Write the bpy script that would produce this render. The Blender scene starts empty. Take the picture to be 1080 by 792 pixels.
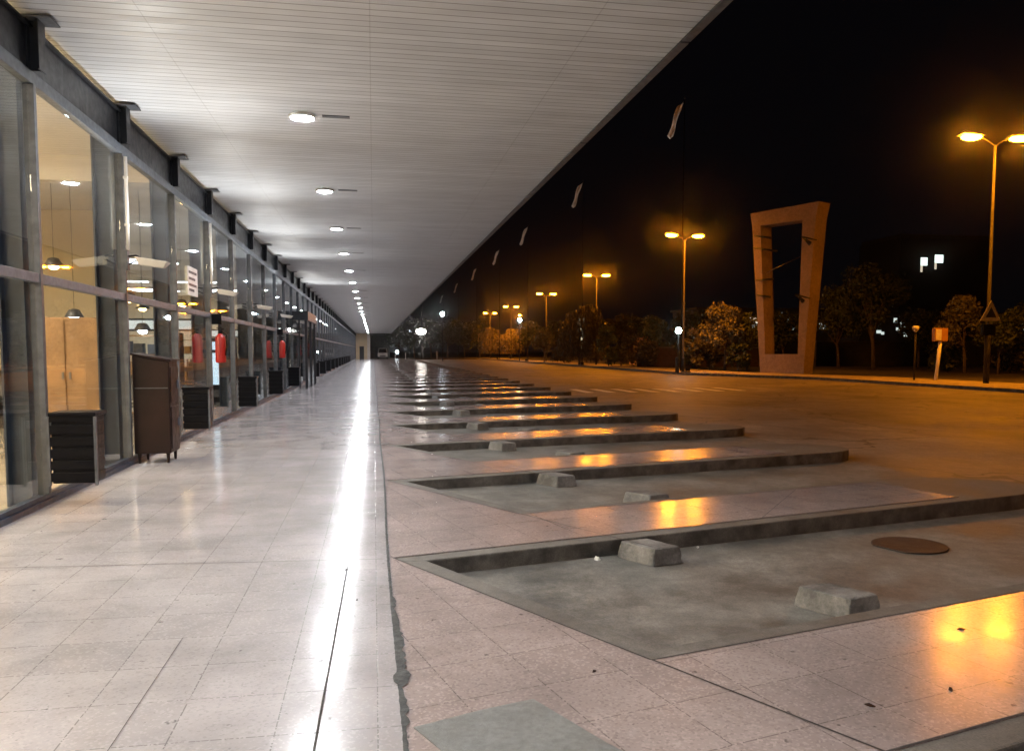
import bpy, math, random
from mathutils import Vector, noise as noise3
R = math.radians
rnd = random.Random(7)
scene = bpy.context.scene
COL = scene.collection

# ------------------------------------------------------------------ camera
F = 860.0; PITCH = 0.069; EYE = 1.5
YAW = math.atan((540-394)/F*math.cos(PITCH))
CY = 370+F*math.tan(PITCH)
cd = bpy.data.cameras.new("camera"); cam = bpy.data.objects.new("camera", cd); COL.objects.link(cam)
cam.location = (0, 0, EYE); cam.rotation_euler = (math.pi/2-PITCH, 0, -YAW)
cd.sensor_width = 36; cd.lens = F/1080*36; cd.shift_y = (CY-396)/1080
cd.clip_start = 0.05; cd.clip_end = 3000
scene.camera = cam
def at(px, Y):
    """world x of the sight line through column px at distance Y down the platform"""
    return Y*math.tan(YAW+math.atan((px-540)/F))   # distances are metres along the platform

# ------------------------------------------------------------------ helpers
ORD = ['nearest','second','third','fourth','fifth','sixth','seventh','eighth','ninth','tenth','eleventh','twelfth',
       'thirteenth','fourteenth','fifteenth','sixteenth','seventeenth','eighteenth','nineteenth','twentieth',
       'twenty-first','twenty-second','twenty-third','twenty-fourth','twenty-fifth','twenty-sixth','twenty-seventh','twenty-eighth']
def ordn(i): return ORD[i] if i < len(ORD) else 'far'
def tag(o, label=None, cat=None, group=None, kind=None):
    if label: o['label'] = label
    if cat: o['category'] = cat
    if group: o['group'] = group
    if kind: o['kind'] = kind
    return o
def empty(name, loc, label, cat, group=None, rz=0):
    o = bpy.data.objects.new(name, None); COL.objects.link(o)
    o.location = loc; o.rotation_euler = (0, 0, rz); o.empty_display_size = .2
    return tag(o, label, cat, group)
class MB:
    def __init__(s): s.v = []; s.f = []; s.sm = []
    def add(s, vs, fs, smooth=False):
        n = len(s.v); s.v += [tuple(p) for p in vs]; s.f += [tuple(i+n for i in f) for f in fs]; s.sm += [smooth]*len(fs); return s
    def box(s, x0, x1, y0, y1, z0, z1):
        return s.add([(x0,y0,z0),(x1,y0,z0),(x1,y1,z0),(x0,y1,z0),(x0,y0,z1),(x1,y0,z1),(x1,y1,z1),(x0,y1,z1)],
                     [(0,3,2,1),(4,5,6,7),(0,1,5,4),(1,2,6,5),(2,3,7,6),(3,0,4,7)])
    def hexa(s, b, t):
        return s.add(list(b)+list(t), [(0,3,2,1),(4,5,6,7),(0,1,5,4),(1,2,6,5),(2,3,7,6),(3,0,4,7)])
    def tube(s, pts, r, n=10, cap=True):
        pts = [Vector(p) for p in pts]; rs = r if isinstance(r, (list, tuple)) else [r]*len(pts)
        vs = []; fs = []
        for i, p in enumerate(pts):
            d = (pts[min(i+1, len(pts)-1)]-pts[max(i-1, 0)]).normalized()
            a = d.orthogonal().normalized() if abs(d.z) < .99 else Vector((1,0,0)); a = (a-d*a.dot(d)).normalized(); b = d.cross(a)
            for k in range(n):
                t = 2*math.pi*k/n; vs.append(p+(a*math.cos(t)+b*math.sin(t))*rs[i])
        for i in range(len(pts)-1):
            for k in range(n):
                fs.append((i*n+k, i*n+(k+1) % n, (i+1)*n+(k+1) % n, (i+1)*n+k))
        s.add(vs, fs, True)
        if cap:
            m = len(s.v)-len(vs)
            s.f += [tuple(m+k for k in range(n))[::-1], tuple(m+(len(pts)-1)*n+k for k in range(n))]; s.sm += [False]*2
        return s
    def lathe(s, prof, c=(0,0,0), n=20, axis='z'):
        vs = []; fs = []
        for (r, z) in prof:
            for k in range(n):
                t = 2*math.pi*k/n; p = (r*math.cos(t), r*math.sin(t), z)
                if axis == 'y': p = (p[0], z, p[1])
                vs.append((p[0]+c[0], p[1]+c[1], p[2]+c[2]))
        for i in range(len(prof)-1):
            for k in range(n): fs.append((i*n+k, i*n+(k+1) % n, (i+1)*n+(k+1) % n, (i+1)*n+k))
        fs.append(tuple(range(n))[::-1]); fs.append(tuple((len(prof)-1)*n+k for k in range(n)))
        return s.add(vs, fs, True)
    def poly(s, pts, z0, z1):
        n = len(pts)
        return s.add([(x,y,z0) for x, y in pts]+[(x,y,z1) for x, y in pts],
                     [tuple(range(n))[::-1], tuple(range(n, 2*n))]+[(i, (i+1) % n, (i+1) % n+n, i+n) for i in range(n)])
    def build(s, name, mat, parent=None, org=None, bevel=0, seg=2):
        me = bpy.data.meshes.new(name)
        o_ = org or (0,0,0)
        me.from_pydata([(a-o_[0], b-o_[1], c-o_[2]) for a, b, c in s.v], [], s.f); me.update()
        me.polygons.foreach_set('use_smooth', s.sm)
        me.materials.append(mat)
        o = bpy.data.objects.new(name, me); COL.objects.link(o)
        if parent: o.parent = parent
        if bevel:
            b = o.modifiers.new('bevel', 'BEVEL'); b.width = bevel; b.segments = seg; b.limit_method = 'ANGLE'; b.harden_normals = False
        return o
def copy_tree(o, parent=None):
    c = o.copy(); COL.objects.link(c)
    if parent: c.parent = parent
    for ch in o.children: copy_tree(ch, c)
    return c

# ------------------------------------------------------------------ materials
def new_mat(name):
    m = bpy.data.materials.new(name); m.use_nodes = True; nt = m.node_tree
    return m, nt, nt.nodes['Principled BSDF']
def N(nt, t, **kw):
    n = nt.nodes.new(t)
    for k, v in kw.items():
        if k in n.inputs: n.inputs[k].default_value = v
        else: setattr(n, k, v)
    return n
def mixc(nt, fac, a, b, mode='MIX'):
    n = nt.nodes.new('ShaderNodeMix'); n.data_type = 'RGBA'; n.blend_type = mode
    for sock, v in ((n.inputs[0], fac), (n.inputs[6], a), (n.inputs[7], b)):
        if hasattr(v, 'links') or hasattr(v, 'is_output'): nt.links.new(v, sock)
        else: sock.default_value = v if not isinstance(v, tuple) else (*v, 1) if len(v) == 3 else v
    return n.outputs[2]
def ramp(nt, src, stops):
    n = nt.nodes.new('ShaderNodeValToRGB'); e = n.color_ramp.elements
    e[0].position, e[1].position = stops[0][0], stops[-1][0]
    for i, (p, c) in enumerate(stops):
        el = e[0] if i == 0 else e[-1] if i == len(stops)-1 else e.new(p)
        el.color = (c, c, c, 1) if not isinstance(c, tuple) else (*c, 1)
    nt.links.new(src, n.inputs[0]); return n.outputs[0]
def coords(nt, scale=(1,1,1)):
    g = nt.nodes.new('ShaderNodeNewGeometry'); mp = nt.nodes.new('ShaderNodeMapping'); mp.inputs['Scale'].default_value = scale
    nt.links.new(g.outputs['Position'], mp.inputs[0]); return mp.outputs[0]
def noise(nt, co, scale, detail=4, rough=.55):
    n = N(nt, 'ShaderNodeTexNoise', Scale=scale, Detail=detail, Roughness=rough); nt.links.new(co, n.inputs['Vector']); return n.outputs['Fac']
def bump(nt, b, h, strength=.3, dist=.01):
    n = N(nt, 'ShaderNodeBump', Strength=strength, Distance=dist); nt.links.new(h, n.inputs['Height']); nt.links.new(n.outputs[0], b.inputs['Normal']); return n
def plain(name, col, rough=.5, metal=0., var=.25, vs=6., bmp=0., bs=60.):
    m, nt, b = new_mat(name); co = coords(nt)
    lo = tuple(c*(1-var) for c in col); hi = tuple(min(1, c*(1+var)) for c in col)
    f = noise(nt, co, vs, 6); c = mixc(nt, ramp(nt, f, [(.3, 0.), (.7, 1.)]), lo, hi)
    nt.links.new(c, b.inputs['Base Color']); b.inputs['Metallic'].default_value = metal
    r = ramp(nt, noise(nt, co, vs*2.3, 4), [(.3, max(.03, rough*.8)), (.7, min(1, rough*1.2))]); nt.links.new(r, b.inputs['Roughness'])
    if bmp: bump(nt, b, noise(nt, co, bs, 5), bmp, .01)
    return m
def emis(name, col, s):
    m, nt, b = new_mat(name)
    b.inputs['Base Color'].default_value = (.8,.8,.8,1); b.inputs['Emission Color'].default_value = (*col, 1); b.inputs['Emission Strength'].default_value = s
    return m
def terrazzo(name, base, rlo, rhi, tile, joint=.45, chip=1., rotz=0., spec=.5):
    m, nt, b = new_mat(name); co = coords(nt)
    cc = co
    if rotz:
        mp = nt.nodes.new('ShaderNodeMapping'); mp.inputs['Rotation'].default_value = (0,0,rotz); nt.links.new(co, mp.inputs[0]); cc = mp.outputs[0]
    br = N(nt, 'ShaderNodeTexBrick', Scale=1.0, offset=0.0)
    br.inputs['Mortar Size'].default_value = .0034; br.inputs['Mortar Smooth'].default_value = .3
    br.inputs['Brick Width'].default_value = tile; br.inputs['Row Height'].default_value = tile; br.inputs['Bias'].default_value = 0
    d = tuple(c*.92 for c in base); h = tuple(min(1, c*1.05) for c in base)
    br.inputs['Color1'].default_value = (*d, 1); br.inputs['Color2'].default_value = (*h, 1); br.inputs['Mortar'].default_value = (*[c*joint for c in base], 1)
    nt.links.new(cc, br.inputs['Vector'])
    # stone chips
    vo = N(nt, 'ShaderNodeTexVoronoi', Scale=90.); nt.links.new(co, vo.inputs['Vector'])
    sep = nt.nodes.new('ShaderNodeSeparateColor'); nt.links.new(vo.outputs['Color'], sep.inputs[0])
    dark = ramp(nt, sep.outputs[0], [(.0, 1.), (.16, 1.), (.17, 0.), (1., 0.)])
    lite = ramp(nt, sep.outputs[1], [(.0, 0.), (.80, 0.), (.81, 1.), (1., 1.)])
    vo2 = N(nt, 'ShaderNodeTexVoronoi', Scale=30.); nt.links.new(co, vo2.inputs['Vector'])
    sep2 = nt.nodes.new('ShaderNodeSeparateColor'); nt.links.new(vo2.outputs['Color'], sep2.inputs[0])
    c = mixc(nt, dark, br.outputs['Color'], tuple(x*(1-.5*chip) for x in base))
    c = mixc(nt, lite, c, tuple(min(.85, x*(1+.5*chip)) for x in base))
    big = ramp(nt, sep2.outputs[2], [(0., 0.), (.9, 0.), (.92, .18*chip), (1., .18*chip)])
    c = mixc(nt, big, c, (.62,.58,.55))
    # grime in broad patches and drip marks
    g1 = ramp(nt, noise(nt, co, 1.1, 8, .65), [(.35, .72), (.65, 1.06)])
    c = mixc(nt, 1.0, c, g1, 'MULTIPLY')
    sp = ramp(nt, noise(nt, co, 14, 3, .6), [(.27, .45), (.33, 1.)])
    c = mixc(nt, 1.0, c, sp, 'MULTIPLY')
    nt.links.new(c, b.inputs['Base Color'])
    r = ramp(nt, noise(nt, co, 2.3, 7, .7), [(.3, rlo), (.7, rhi)]); nt.links.new(r, b.inputs['Roughness'])
    b.inputs['Specular IOR Level'].default_value = spec
    h2 = mixc(nt, .25, br.outputs['Fac'], noise(nt, co, 6., 6))
    inv = nt.nodes.new('ShaderNodeInvert'); nt.links.new(h2, inv.inputs['Color'])
    bump(nt, b, inv.outputs[0], .10, .004)
    return m
M_walk = terrazzo('polished_terrazzo', (.41,.39,.41), .13, .23, .4, .55, .16, spec=.75)
M_isl = terrazzo('pink_terrazzo', (.36,.30,.292), .13, .28, .4, .5, .3, rotz=-.2545, spec=.34)
M_in = terrazzo('hall_tiles', (.55,.48,.38), .06, .12, .4, .7, .3, spec=.6)

def concrete(name, base, rough, scale, stain=.5, wet=None):
    m, nt, b = new_mat(name); co = coords(nt)
    f1 = noise(nt, co, scale, 8, .65); f2 = noise(nt, co, scale*9, 6, .7); f3 = noise(nt, co, scale*60, 3)
    c = mixc(nt, ramp(nt, f1, [(.35, 0.), (.65, 1.)]), tuple(x*(1-stain) for x in base), tuple(x*(1+stain*.6) for x in base))
    c = mixc(nt, 1., c, ramp(nt, f2, [(.3, .75), (.7, 1.15)]), 'MULTIPLY')
    c = mixc(nt, 1., c, ramp(nt, f3, [(.3, .8), (.7, 1.2)]), 'MULTIPLY')
    nt.links.new(c, b.inputs['Base Color'])
    nt.links.new(ramp(nt, f1, [(.3, rough*.8), (.7, min(1, rough*1.15))]), b.inputs['Roughness'])
    bump(nt, b, mixc(nt, .5, f2, f3), .5, .008)
    return m
M_road = concrete('road_asphalt', (.20,.18,.16), .62, .35, .45)
nt = M_road.node_tree; b = nt.nodes['Principled BSDF']; src = b.inputs['Base Color'].links[0].from_socket
co = coords(nt, (1, .45, 1)); st = ramp(nt, noise(nt, co, .22, 9, .7), [(.36, .45), (.47, 1.), (.56, 1.), (.64, 1.45)])
c = mixc(nt, 1., src, st, 'MULTIPLY')
vc = N(nt, 'ShaderNodeTexVoronoi', Scale=.28, feature='DISTANCE_TO_EDGE'); wv = N(nt, 'ShaderNodeTexNoise', Scale=1.2, Detail=6.)
g_ = coords(nt); nt.links.new(g_, wv.inputs['Vector']); ad = N(nt, 'ShaderNodeVectorMath', operation='MULTIPLY_ADD'); nt.links.new(wv.outputs['Color'], ad.inputs[0]); ad.inputs[1].default_value = (1.6,1.6,0); nt.links.new(g_, ad.inputs[2]); nt.links.new(ad.outputs[0], vc.inputs['Vector'])
c = mixc(nt, 1., c, ramp(nt, vc.outputs['Distance'], [(0., .35), (.006, .4), (.012, 1.), (1., 1.)]), 'MULTIPLY')
nt.links.new(c, b.inputs['Base Color'])
M_bay = concrete('bay_concrete', (.18,.175,.162), .66, 1.3, .55)
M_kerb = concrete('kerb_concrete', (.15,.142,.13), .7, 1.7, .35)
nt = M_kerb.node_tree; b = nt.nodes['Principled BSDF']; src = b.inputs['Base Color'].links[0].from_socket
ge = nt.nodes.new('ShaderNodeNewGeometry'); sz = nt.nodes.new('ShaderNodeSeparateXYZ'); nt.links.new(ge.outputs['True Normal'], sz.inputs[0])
dk = mixc(nt, 1., src, ramp(nt, noise(nt, coords(nt), 5, 5), [(.35, .35), (.65, 1.)]), 'MULTIPLY')  # upright kerb faces darkened in the colour, as painted shade and tyre scuffs
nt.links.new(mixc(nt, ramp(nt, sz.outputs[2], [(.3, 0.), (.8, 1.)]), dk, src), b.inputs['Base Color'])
M_stop = concrete('wheel_stop_concrete', (.19,.185,.18), .85, 5., .5)
M_joint = plain('joint_filler', (.06,.065,.068), .8, 0, .5, 20, .6)
M_gap = plain('dark_joint', (.05,.045,.045), .8, 0, .3, 20)
M_patch = concrete('patch_cement', (.19,.20,.20), .6, 4., .2)
M_rust = concrete('rusty_iron', (.045,.024,.016), .7, 5., .3)
M_verge = concrete('verge_paving', (.38,.33,.27), .75, .5, .3)
M_soil = concrete('dark_soil', (.06,.05,.035), .95, .3, .5)
M_paint = plain('road_paint', (.75,.75,.7), .6, 0, .35, 9)
M_steel = plain('blue_grey_steel', (.042,.058,.09), .38, .3, .25, 5, .05)
M_dark = plain('dark_steel', (.018,.020,.026), .4, .3, .3, 5)
M_alu = plain('aluminium', (.10,.115,.14), .45, 0., .2, 9)
M_alud = plain('weathered_aluminium', (.10,.108,.125), .4, .3, .3, 9)
M_black = plain('black_plastic', (.004,.004,.006), .4, 0, .3, 9); M_black.node_tree.nodes['Principled BSDF'].inputs['Specular IOR Level'].default_value = .12
M_brown = plain('brown_metal', (.02,.0095,.008), .42, 0, .3, 4, .05); M_brown.node_tree.nodes['Principled BSDF'].inputs['Specular IOR Level'].default_value = .25
M_wood = plain('wood_veneer', (.30,.17,.075), .45, 0, .25, 3)
M_red = plain('red_paint', (.33,.012,.008), .4, 0, .15, 4)
M_white = plain('white_paint', (.72,.71,.68), .45, 0, .1, 4)
M_cream = plain('cream_plaster', (.70,.60,.42), .7, 0, .06, 1.5)
M_creamc = plain('cream_ceiling', (.78,.72,.60), .4, 0, .05, 1.5)
M_pole = plain('galvanised_pole', (.02,.017,.017), .9, 0, .2, 4)
M_pink = concrete('pink_render', (.26,.19,.165), .85, .5, .15)
M_flag = plain('flag_cloth', (.65,.65,.62), .9, 0, .35, 2)
M_bark = plain('bark', (.09,.065,.045), .9, 0, .4, 8, .5)
M_brick = plain('brick_wall', (.055,.028,.02), .85, 0, .35, 3, .3)
M_far = plain('far_building', (.05,.045,.04), .85, 0, .3, 1)
M_carp = plain('car_paint', (.45,.47,.47), .3, .3, .1, 2)
M_glassd = plain('dark_glass', (.02,.022,.025), .08, 0, .1, 2)
M_signo = plain('orange_enamel', (.38,.19,.04), .5, 0, .15, 4)
M_seat = plain('seat_vinyl', (.02,.022,.03), .4, 0, .2, 4)

# soffit boards: narrow white lacquered planks running across the canopy
m, nt, b = new_mat('soffit_boards'); co = coords(nt); M_soffit = m
sx = nt.nodes.new('ShaderNodeSeparateXYZ'); nt.links.new(co, sx.inputs[0])
mul = N(nt, 'ShaderNodeMath', operation='MULTIPLY'); mul.inputs[1].default_value = 1/.135; nt.links.new(sx.outputs[1], mul.inputs[0])
fr = N(nt, 'ShaderNodeMath', operation='FRACT'); nt.links.new(mul.outputs[0], fr.inputs[0])
fl = N(nt, 'ShaderNodeMath', operation='FLOOR'); nt.links.new(mul.outputs[0], fl.inputs[0])
wn = N(nt, 'ShaderNodeTexWhiteNoise', noise_dimensions='1D'); nt.links.new(fl.outputs[0], wn.inputs['W'])
groove = ramp(nt, fr.outputs[0], [(0., .22), (.06, .3), (.11, 1.), (1., 1.)])
board = ramp(nt, wn.outputs['Value'], [(0., (.57,.595,.63)), (1., (.67,.695,.73))])
seam = N(nt, 'ShaderNodeTexBrick', Scale=1., offset=.0); seam.inputs['Brick Width'].default_value = 2.1; seam.inputs['Row Height'].default_value = 400.
seam.inputs['Mortar Size'].default_value = .006; seam.inputs['Color1'].default_value = seam.inputs['Color2'].default_value = (1,1,1,1); seam.inputs['Mortar'].default_value = (.8,.8,.8,1)
nt.links.new(co, seam.inputs['Vector'])
c = mixc(nt, 1., board, groove, 'MULTIPLY'); c = mixc(nt, 1., c, seam.outputs['Color'], 'MULTIPLY')
c = mixc(nt, 1., c, ramp(nt, noise(nt, coords(nt, (.5, 1.5, 1)), 2.2, 6), [(.3, .86), (.7, 1.04)]), 'MULTIPLY')
nt.links.new(c, b.inputs['Base Color'])
nt.links.new(ramp(nt, wn.outputs['Value'], [(0., .42), (1., .6)]), b.inputs['Roughness'])
curve = ramp(nt, fr.outputs[0], [(0., 0.), (.06, .0), (.12, .9), (.5, 1.), (.94, .9), (1., .5)])
wob = noise(nt, coords(nt, (.7, 6, 1)), 1.3, 3)
bump(nt, b, mixc(nt, .3, curve, wob), .3, .01)

# window glass: fresnel reflection over a clear pane
m, nt, b = new_mat('window_glass'); M_glass = m; nt.nodes.remove(b)
gl = N(nt, 'ShaderNodeBsdfGlossy', Roughness=.02); gl.inputs['Color'].default_value = (.9,.95,.97,1)
tr = N(nt, 'ShaderNodeBsdfTransparent'); tr.inputs['Color'].default_value = (.90,.91,.92,1)
ge = nt.nodes.new('ShaderNodeNewGeometry')
dt = N(nt, 'ShaderNodeVectorMath', operation='DOT_PRODUCT'); nt.links.new(ge.outputs['Incoming'], dt.inputs[0]); nt.links.new(ge.outputs['Normal'], dt.inputs[1])
ab = N(nt, 'ShaderNodeMath', operation='ABSOLUTE'); nt.links.new(dt.outputs['Value'], ab.inputs[0])
om = N(nt, 'ShaderNodeMath', operation='SUBTRACT'); om.inputs[0].default_value = 1.; nt.links.new(ab.outputs[0], om.inputs[1])
pw = N(nt, 'ShaderNodeMath', operation='POWER'); nt.links.new(om.outputs[0], pw.inputs[0]); pw.inputs[1].default_value = 5.
mr = N(nt, 'ShaderNodeMapRange'); mr.inputs[3].default_value = .075; mr.inputs[4].default_value = .95; nt.links.new(pw.outputs[0], mr.inputs[0])
mx = nt.nodes.new('ShaderNodeMixShader'); nt.links.new(mr.outputs[0], mx.inputs[0]); nt.links.new(tr.outputs[0], mx.inputs[1]); nt.links.new(gl.outputs[0], mx.inputs[2])
nt.links.new(mx.outputs[0], nt.nodes['Material Output'].inputs[0])

def leafmat(name, a, bcol):
    m, nt, b = new_mat(name); co = coords(nt)
    f = noise(nt, co, 1.6, 3); g = nt.nodes.new('ShaderNodeNewGeometry')
    c = mixc(nt, f, a, bcol); c = mixc(nt, 1., c, ramp(nt, g.outputs['Random Per Island'], [(0., .55), (1., 1.4)]), 'MULTIPLY')
    nt.links.new(c, b.inputs['Base Color']); b.inputs['Roughness'].default_value = .55
    return m
M_leaf = leafmat('leaf_green', (.05,.07,.02), (.10,.11,.04))
M_leafd = leafmat('leaf_dark', (.025,.035,.012), (.05,.06,.02))
M_leafp = leafmat('leaf_pale', (.10,.10,.05), (.17,.14,.08))
M_leafo = leafmat('leaf_straw', (.20,.17,.08), (.30,.24,.12))
M_leafw = leafmat('leaf_dusty', (.035,.035,.02), (.065,.05,.03))

SOD = (1., .29, .006)
M_sod = emis('sodium_lens', SOD, 800)
M_down = emis('downlight_lens', (.92, .955, 1.), 730)
M_cool = emis('cool_lamp', (.80,.95,1.), 22)
M_coolfar = emis('cool_far_lamp', (.85,.95,1.), 60)
M_warm = emis('warm_lamp', (1.,.82,.54), 40)
M_tube = emis('fluorescent_tube', (.93,.97,1.), 17)
M_win = emis('lit_window', (.85,1.,.93), .8)
M_win2 = emis('lit_window_warm', (1.,.88,.66), .7)

# ------------------------------------------------------------------ sky
w = bpy.data.worlds.new("World"); scene.world = w; w.use_nodes = True
bg = w.node_tree.nodes['Background']
bg.inputs[0].default_value = (.0013,.0012,.0017,1); bg.inputs[1].default_value = 1.

# ------------------------------------------------------------------ ground, road, bays
SL = .264; U = Vector((1, SL)).normalized(); HD = Vector((1.05, -1.93))
NB = 40
Ay = {n: 5.79+3.6*n for n in range(-3, NB+1)}; Ay[-1] = 2.12
A = {n: Vector((.36, y)) for n, y in Ay.items()}
Bp = {n: A[n]+HD for n in A}
XE = 7.15
def roadz(x):
    pts = [(-50,-.12),(.3,-.12),(7.2,-.165),(12,-.17),(24,-.06),(2000,-.06)]
    for (a, za), (c, zc) in zip(pts, pts[1:]):
        if x <= c: return za+(zc-za)*(x-a)/(c-a)
xs = [.12, 1.5, 3, 5, 7.2, 10, 12, 16, 20, 24]; ys = [-30, -10, 0, 5, 10, 20, 40, 70, 110, 152]
mb = MB(); k = len(xs)
mb.add([(x, y, roadz(x)) for y in ys+[300, 900] for x in xs], [(j*k+i, j*k+i+1, (j+1)*k+i+1, (j+1)*k+i) for j in range(len(ys)+1) for i in range(k-1)])
tag(mb.build('road', M_road), kind='structure')
mb = MB()
xb = [.2, 1.5, 3, 5, 7.18]
# concrete floor of the bus bays, a sheet just above the road
mb.add([(x, y, roadz(x)+.004) for y in (-8, 148.5) for x in xb], [(i, i+1, i+1+5, i+5) for i in range(4)])
tag(mb.build('bay_floor', M_bay), kind='structure')
mb = MB(); mb.add([(-300,-300,-.45),(600,-300,-.45),(600,900,-.45),(-300,900,-.45)], [(0,1,2,3)])
tag(mb.build('ground', M_soil), kind='structure')

kerb = MB(); tiles = MB(); gaps = MB(); wear = MB()
for n in range(-2, NB):
    a, bb, a2 = A[n], Bp[n+1], A[n+1]
    e1 = a+U*((XE-.5-a.x)/U.x); e2 = bb+U*((XE-1.3-bb.x)/U.x)
    mid = (e1+e2)/2; ax = U*.95; hf = (e1-e2)/2
    P = [a]+[mid+hf*math.cos(t)+ax*math.sin(t) for t in [math.pi*q/10 for q in range(11)]]+[bb, a2, Vector((.10, a2.y)), Vector((.10, a.y))]
    kerb.poly(P, -.42, 0)
    # tiled top stops short of the concrete nose
    xt = 5.95
    t1 = a+U*((xt-a.x)/U.x); t2 = bb+U*((xt-.35-bb.x)/U.x)
    T = [a, t1, t2, bb, a2, Vector((.10, a2.y)), Vector((.10, a.y))]
    up = Vector((-U.y, U.x)); hd = HD.normalized(); lf = Vector((hd.y, -hd.x))   # lf points away from the bay
    def inter(p, d, q, e):
        cr = d.x*e.y-d.y*e.x; t = ((q.x-p.x)*e.y-(q.y-p.y)*e.x)/cr; return p+d*t
    def corner(q): return inter(A[q]+up*.15, U, A[q]+lf*.16, hd)
    C0, C1 = corner(n), corner(n+1)
    O = [C0, t1+up*.15, t2-up*.13, inter(bb-up*.13, U, bb+lf*.16, hd), C1, Vector((.10, C1.y)), Vector((.10, C0.y))]
    tiles.poly(O, -.002, .004)
    for i in (0, 1, 2, 3):
        p, q = O[i], O[(i+1) % len(O)]; d = (q-p).normalized(); nn = Vector((-d.y, d.x))*.011
        gaps.add([(p.x,p.y,.0065),(q.x,q.y,.0065),((q+nn).x,(q+nn).y,.0065),((p+nn).x,(p+nn).y,.0065)], [(0,1,2,3)])
    def line(p, q, wd=.009, z=.007):
        p, q = Vector(p), Vector(q); d = (q-p).normalized(); nn = Vector((-d.y, d.x))*wd/2
        gaps.add([((p-nn).x,(p-nn).y,z),((q-nn).x,(q-nn).y,z),((q+nn).x,(q+nn).y,z),((p+nn).x,(p+nn).y,z)], [(0,1,2,3)])
    # joint carrying the head line of the bay on to the next kerb, and joints across the platform
    kk = O[3]; j2 = kk+HD.normalized()*1.62; line(kk, j2, .012)
    line((.10, O[0].y+.01), (O[0].x, O[0].y), .01)
    ca = O[0]+U*3.4; cb = O[3]+U*3.25+HD*.02; line(ca, cb, .008)
    line((-3.1, a.y+.30), (.06, a.y+.07), .008, .0065)
kerb.box(.0, .10, -20, Ay[-2], -.42, -.001)
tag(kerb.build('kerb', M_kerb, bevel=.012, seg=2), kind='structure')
tag(tiles.build('pavement', M_isl), kind='structure')
wk = MB(); wk.box(-3.28, .10, -12, 151, -.42, .0035)
tag(wk.build('walkway', M_walk), kind='structure')
line((-.255, 2.), (-.195, 5.7), .010, .0065); line((-1.0, 1.), (-1.0, 4.4), .003, .0065)
tag(gaps.build('floor_joint', M_gap), kind='structure')
# ragged filler in the long expansion joint
jm = MB(); yy = -2.; pl = []
while yy < 146:
    rag = 1. if (3.2 < yy < 4.9) else .25
    wl = .006+rnd.random()*.004; wr = .008+rag*rnd.random()*.022+(.018 if 3.6 < yy < 4.6 else 0)
    if abs(yy-3.68) < .06: wl += .018; wr += .01
    pl.append((.095-wl+.01*math.sin(yy*.8), .095+wr+.01*math.sin(yy*.8), yy)); yy += .035 if yy < 9 else .4
for (l0, r0, y0), (l1, r1, y1) in zip(pl, pl[1:]):
    jm.add([(l0,y0,.0095),(r0,y0,.0095),(r1,y1,.0095),(l1,y1,.0095)], [(0,1,2,3)])
tag(jm.build('expansion_joint', M_joint), kind='structure')
# cement patch in the terrazzo
pm = MB(); pm.poly([(.14,3.17),(.31,2.8),(.93,2.8),(.86,2.92),(.66,3.35),(.42,3.28)], .003, .0085)
tag(pm.build('floor_patch', M_patch), kind='structure')
# far verge and kerb
def strip(pts, w0, w1, z0, z1):
    mb = MB()
    for (xa, ya), (xc, yc) in zip(pts, pts[1:]):
        mb.hexa([(xa+w0,ya,z0),(xa+w1,ya,z0),(xc+w1,yc,z0),(xc+w0,yc,z0)], [(xa+w0,ya,z1),(xa+w1,ya,z1),(xc+w1,yc,z1),(xc+w0,yc,z1)])
    return mb
KL = [(23.7,-30),(23.7,41),(20.2,51),(20.2,157)]
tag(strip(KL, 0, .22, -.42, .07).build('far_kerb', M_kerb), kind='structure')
tag(strip(KL, .22, 4.6, -.42, .062).build('far_pavement', M_verge), kind='structure')
tag(strip(KL, 4.6, 500, -.42, .04).build('soil_verge', M_soil), kind='structure')
mb = MB(); mb.box(-40, 560, 157.2, 890, -.42, .03)
tag(mb.build('soil_verge', M_soil), kind='structure')
# zebra crossing on the road
zb = MB()
for i in range(8):
    x = 8.3+i*.93; y0 = 31.5; y1 = 34.4
    zb.add([(x,y0,roadz(x)+.005),(x+.36,y0,roadz(x+.36)+.005),(x+.36,y1,roadz(x+.36)+.005),(x,y1,roadz(x)+.005)], [(0,1,2,3)])
tag(zb.build('zebra_crossing', M_paint), kind='structure')

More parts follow.
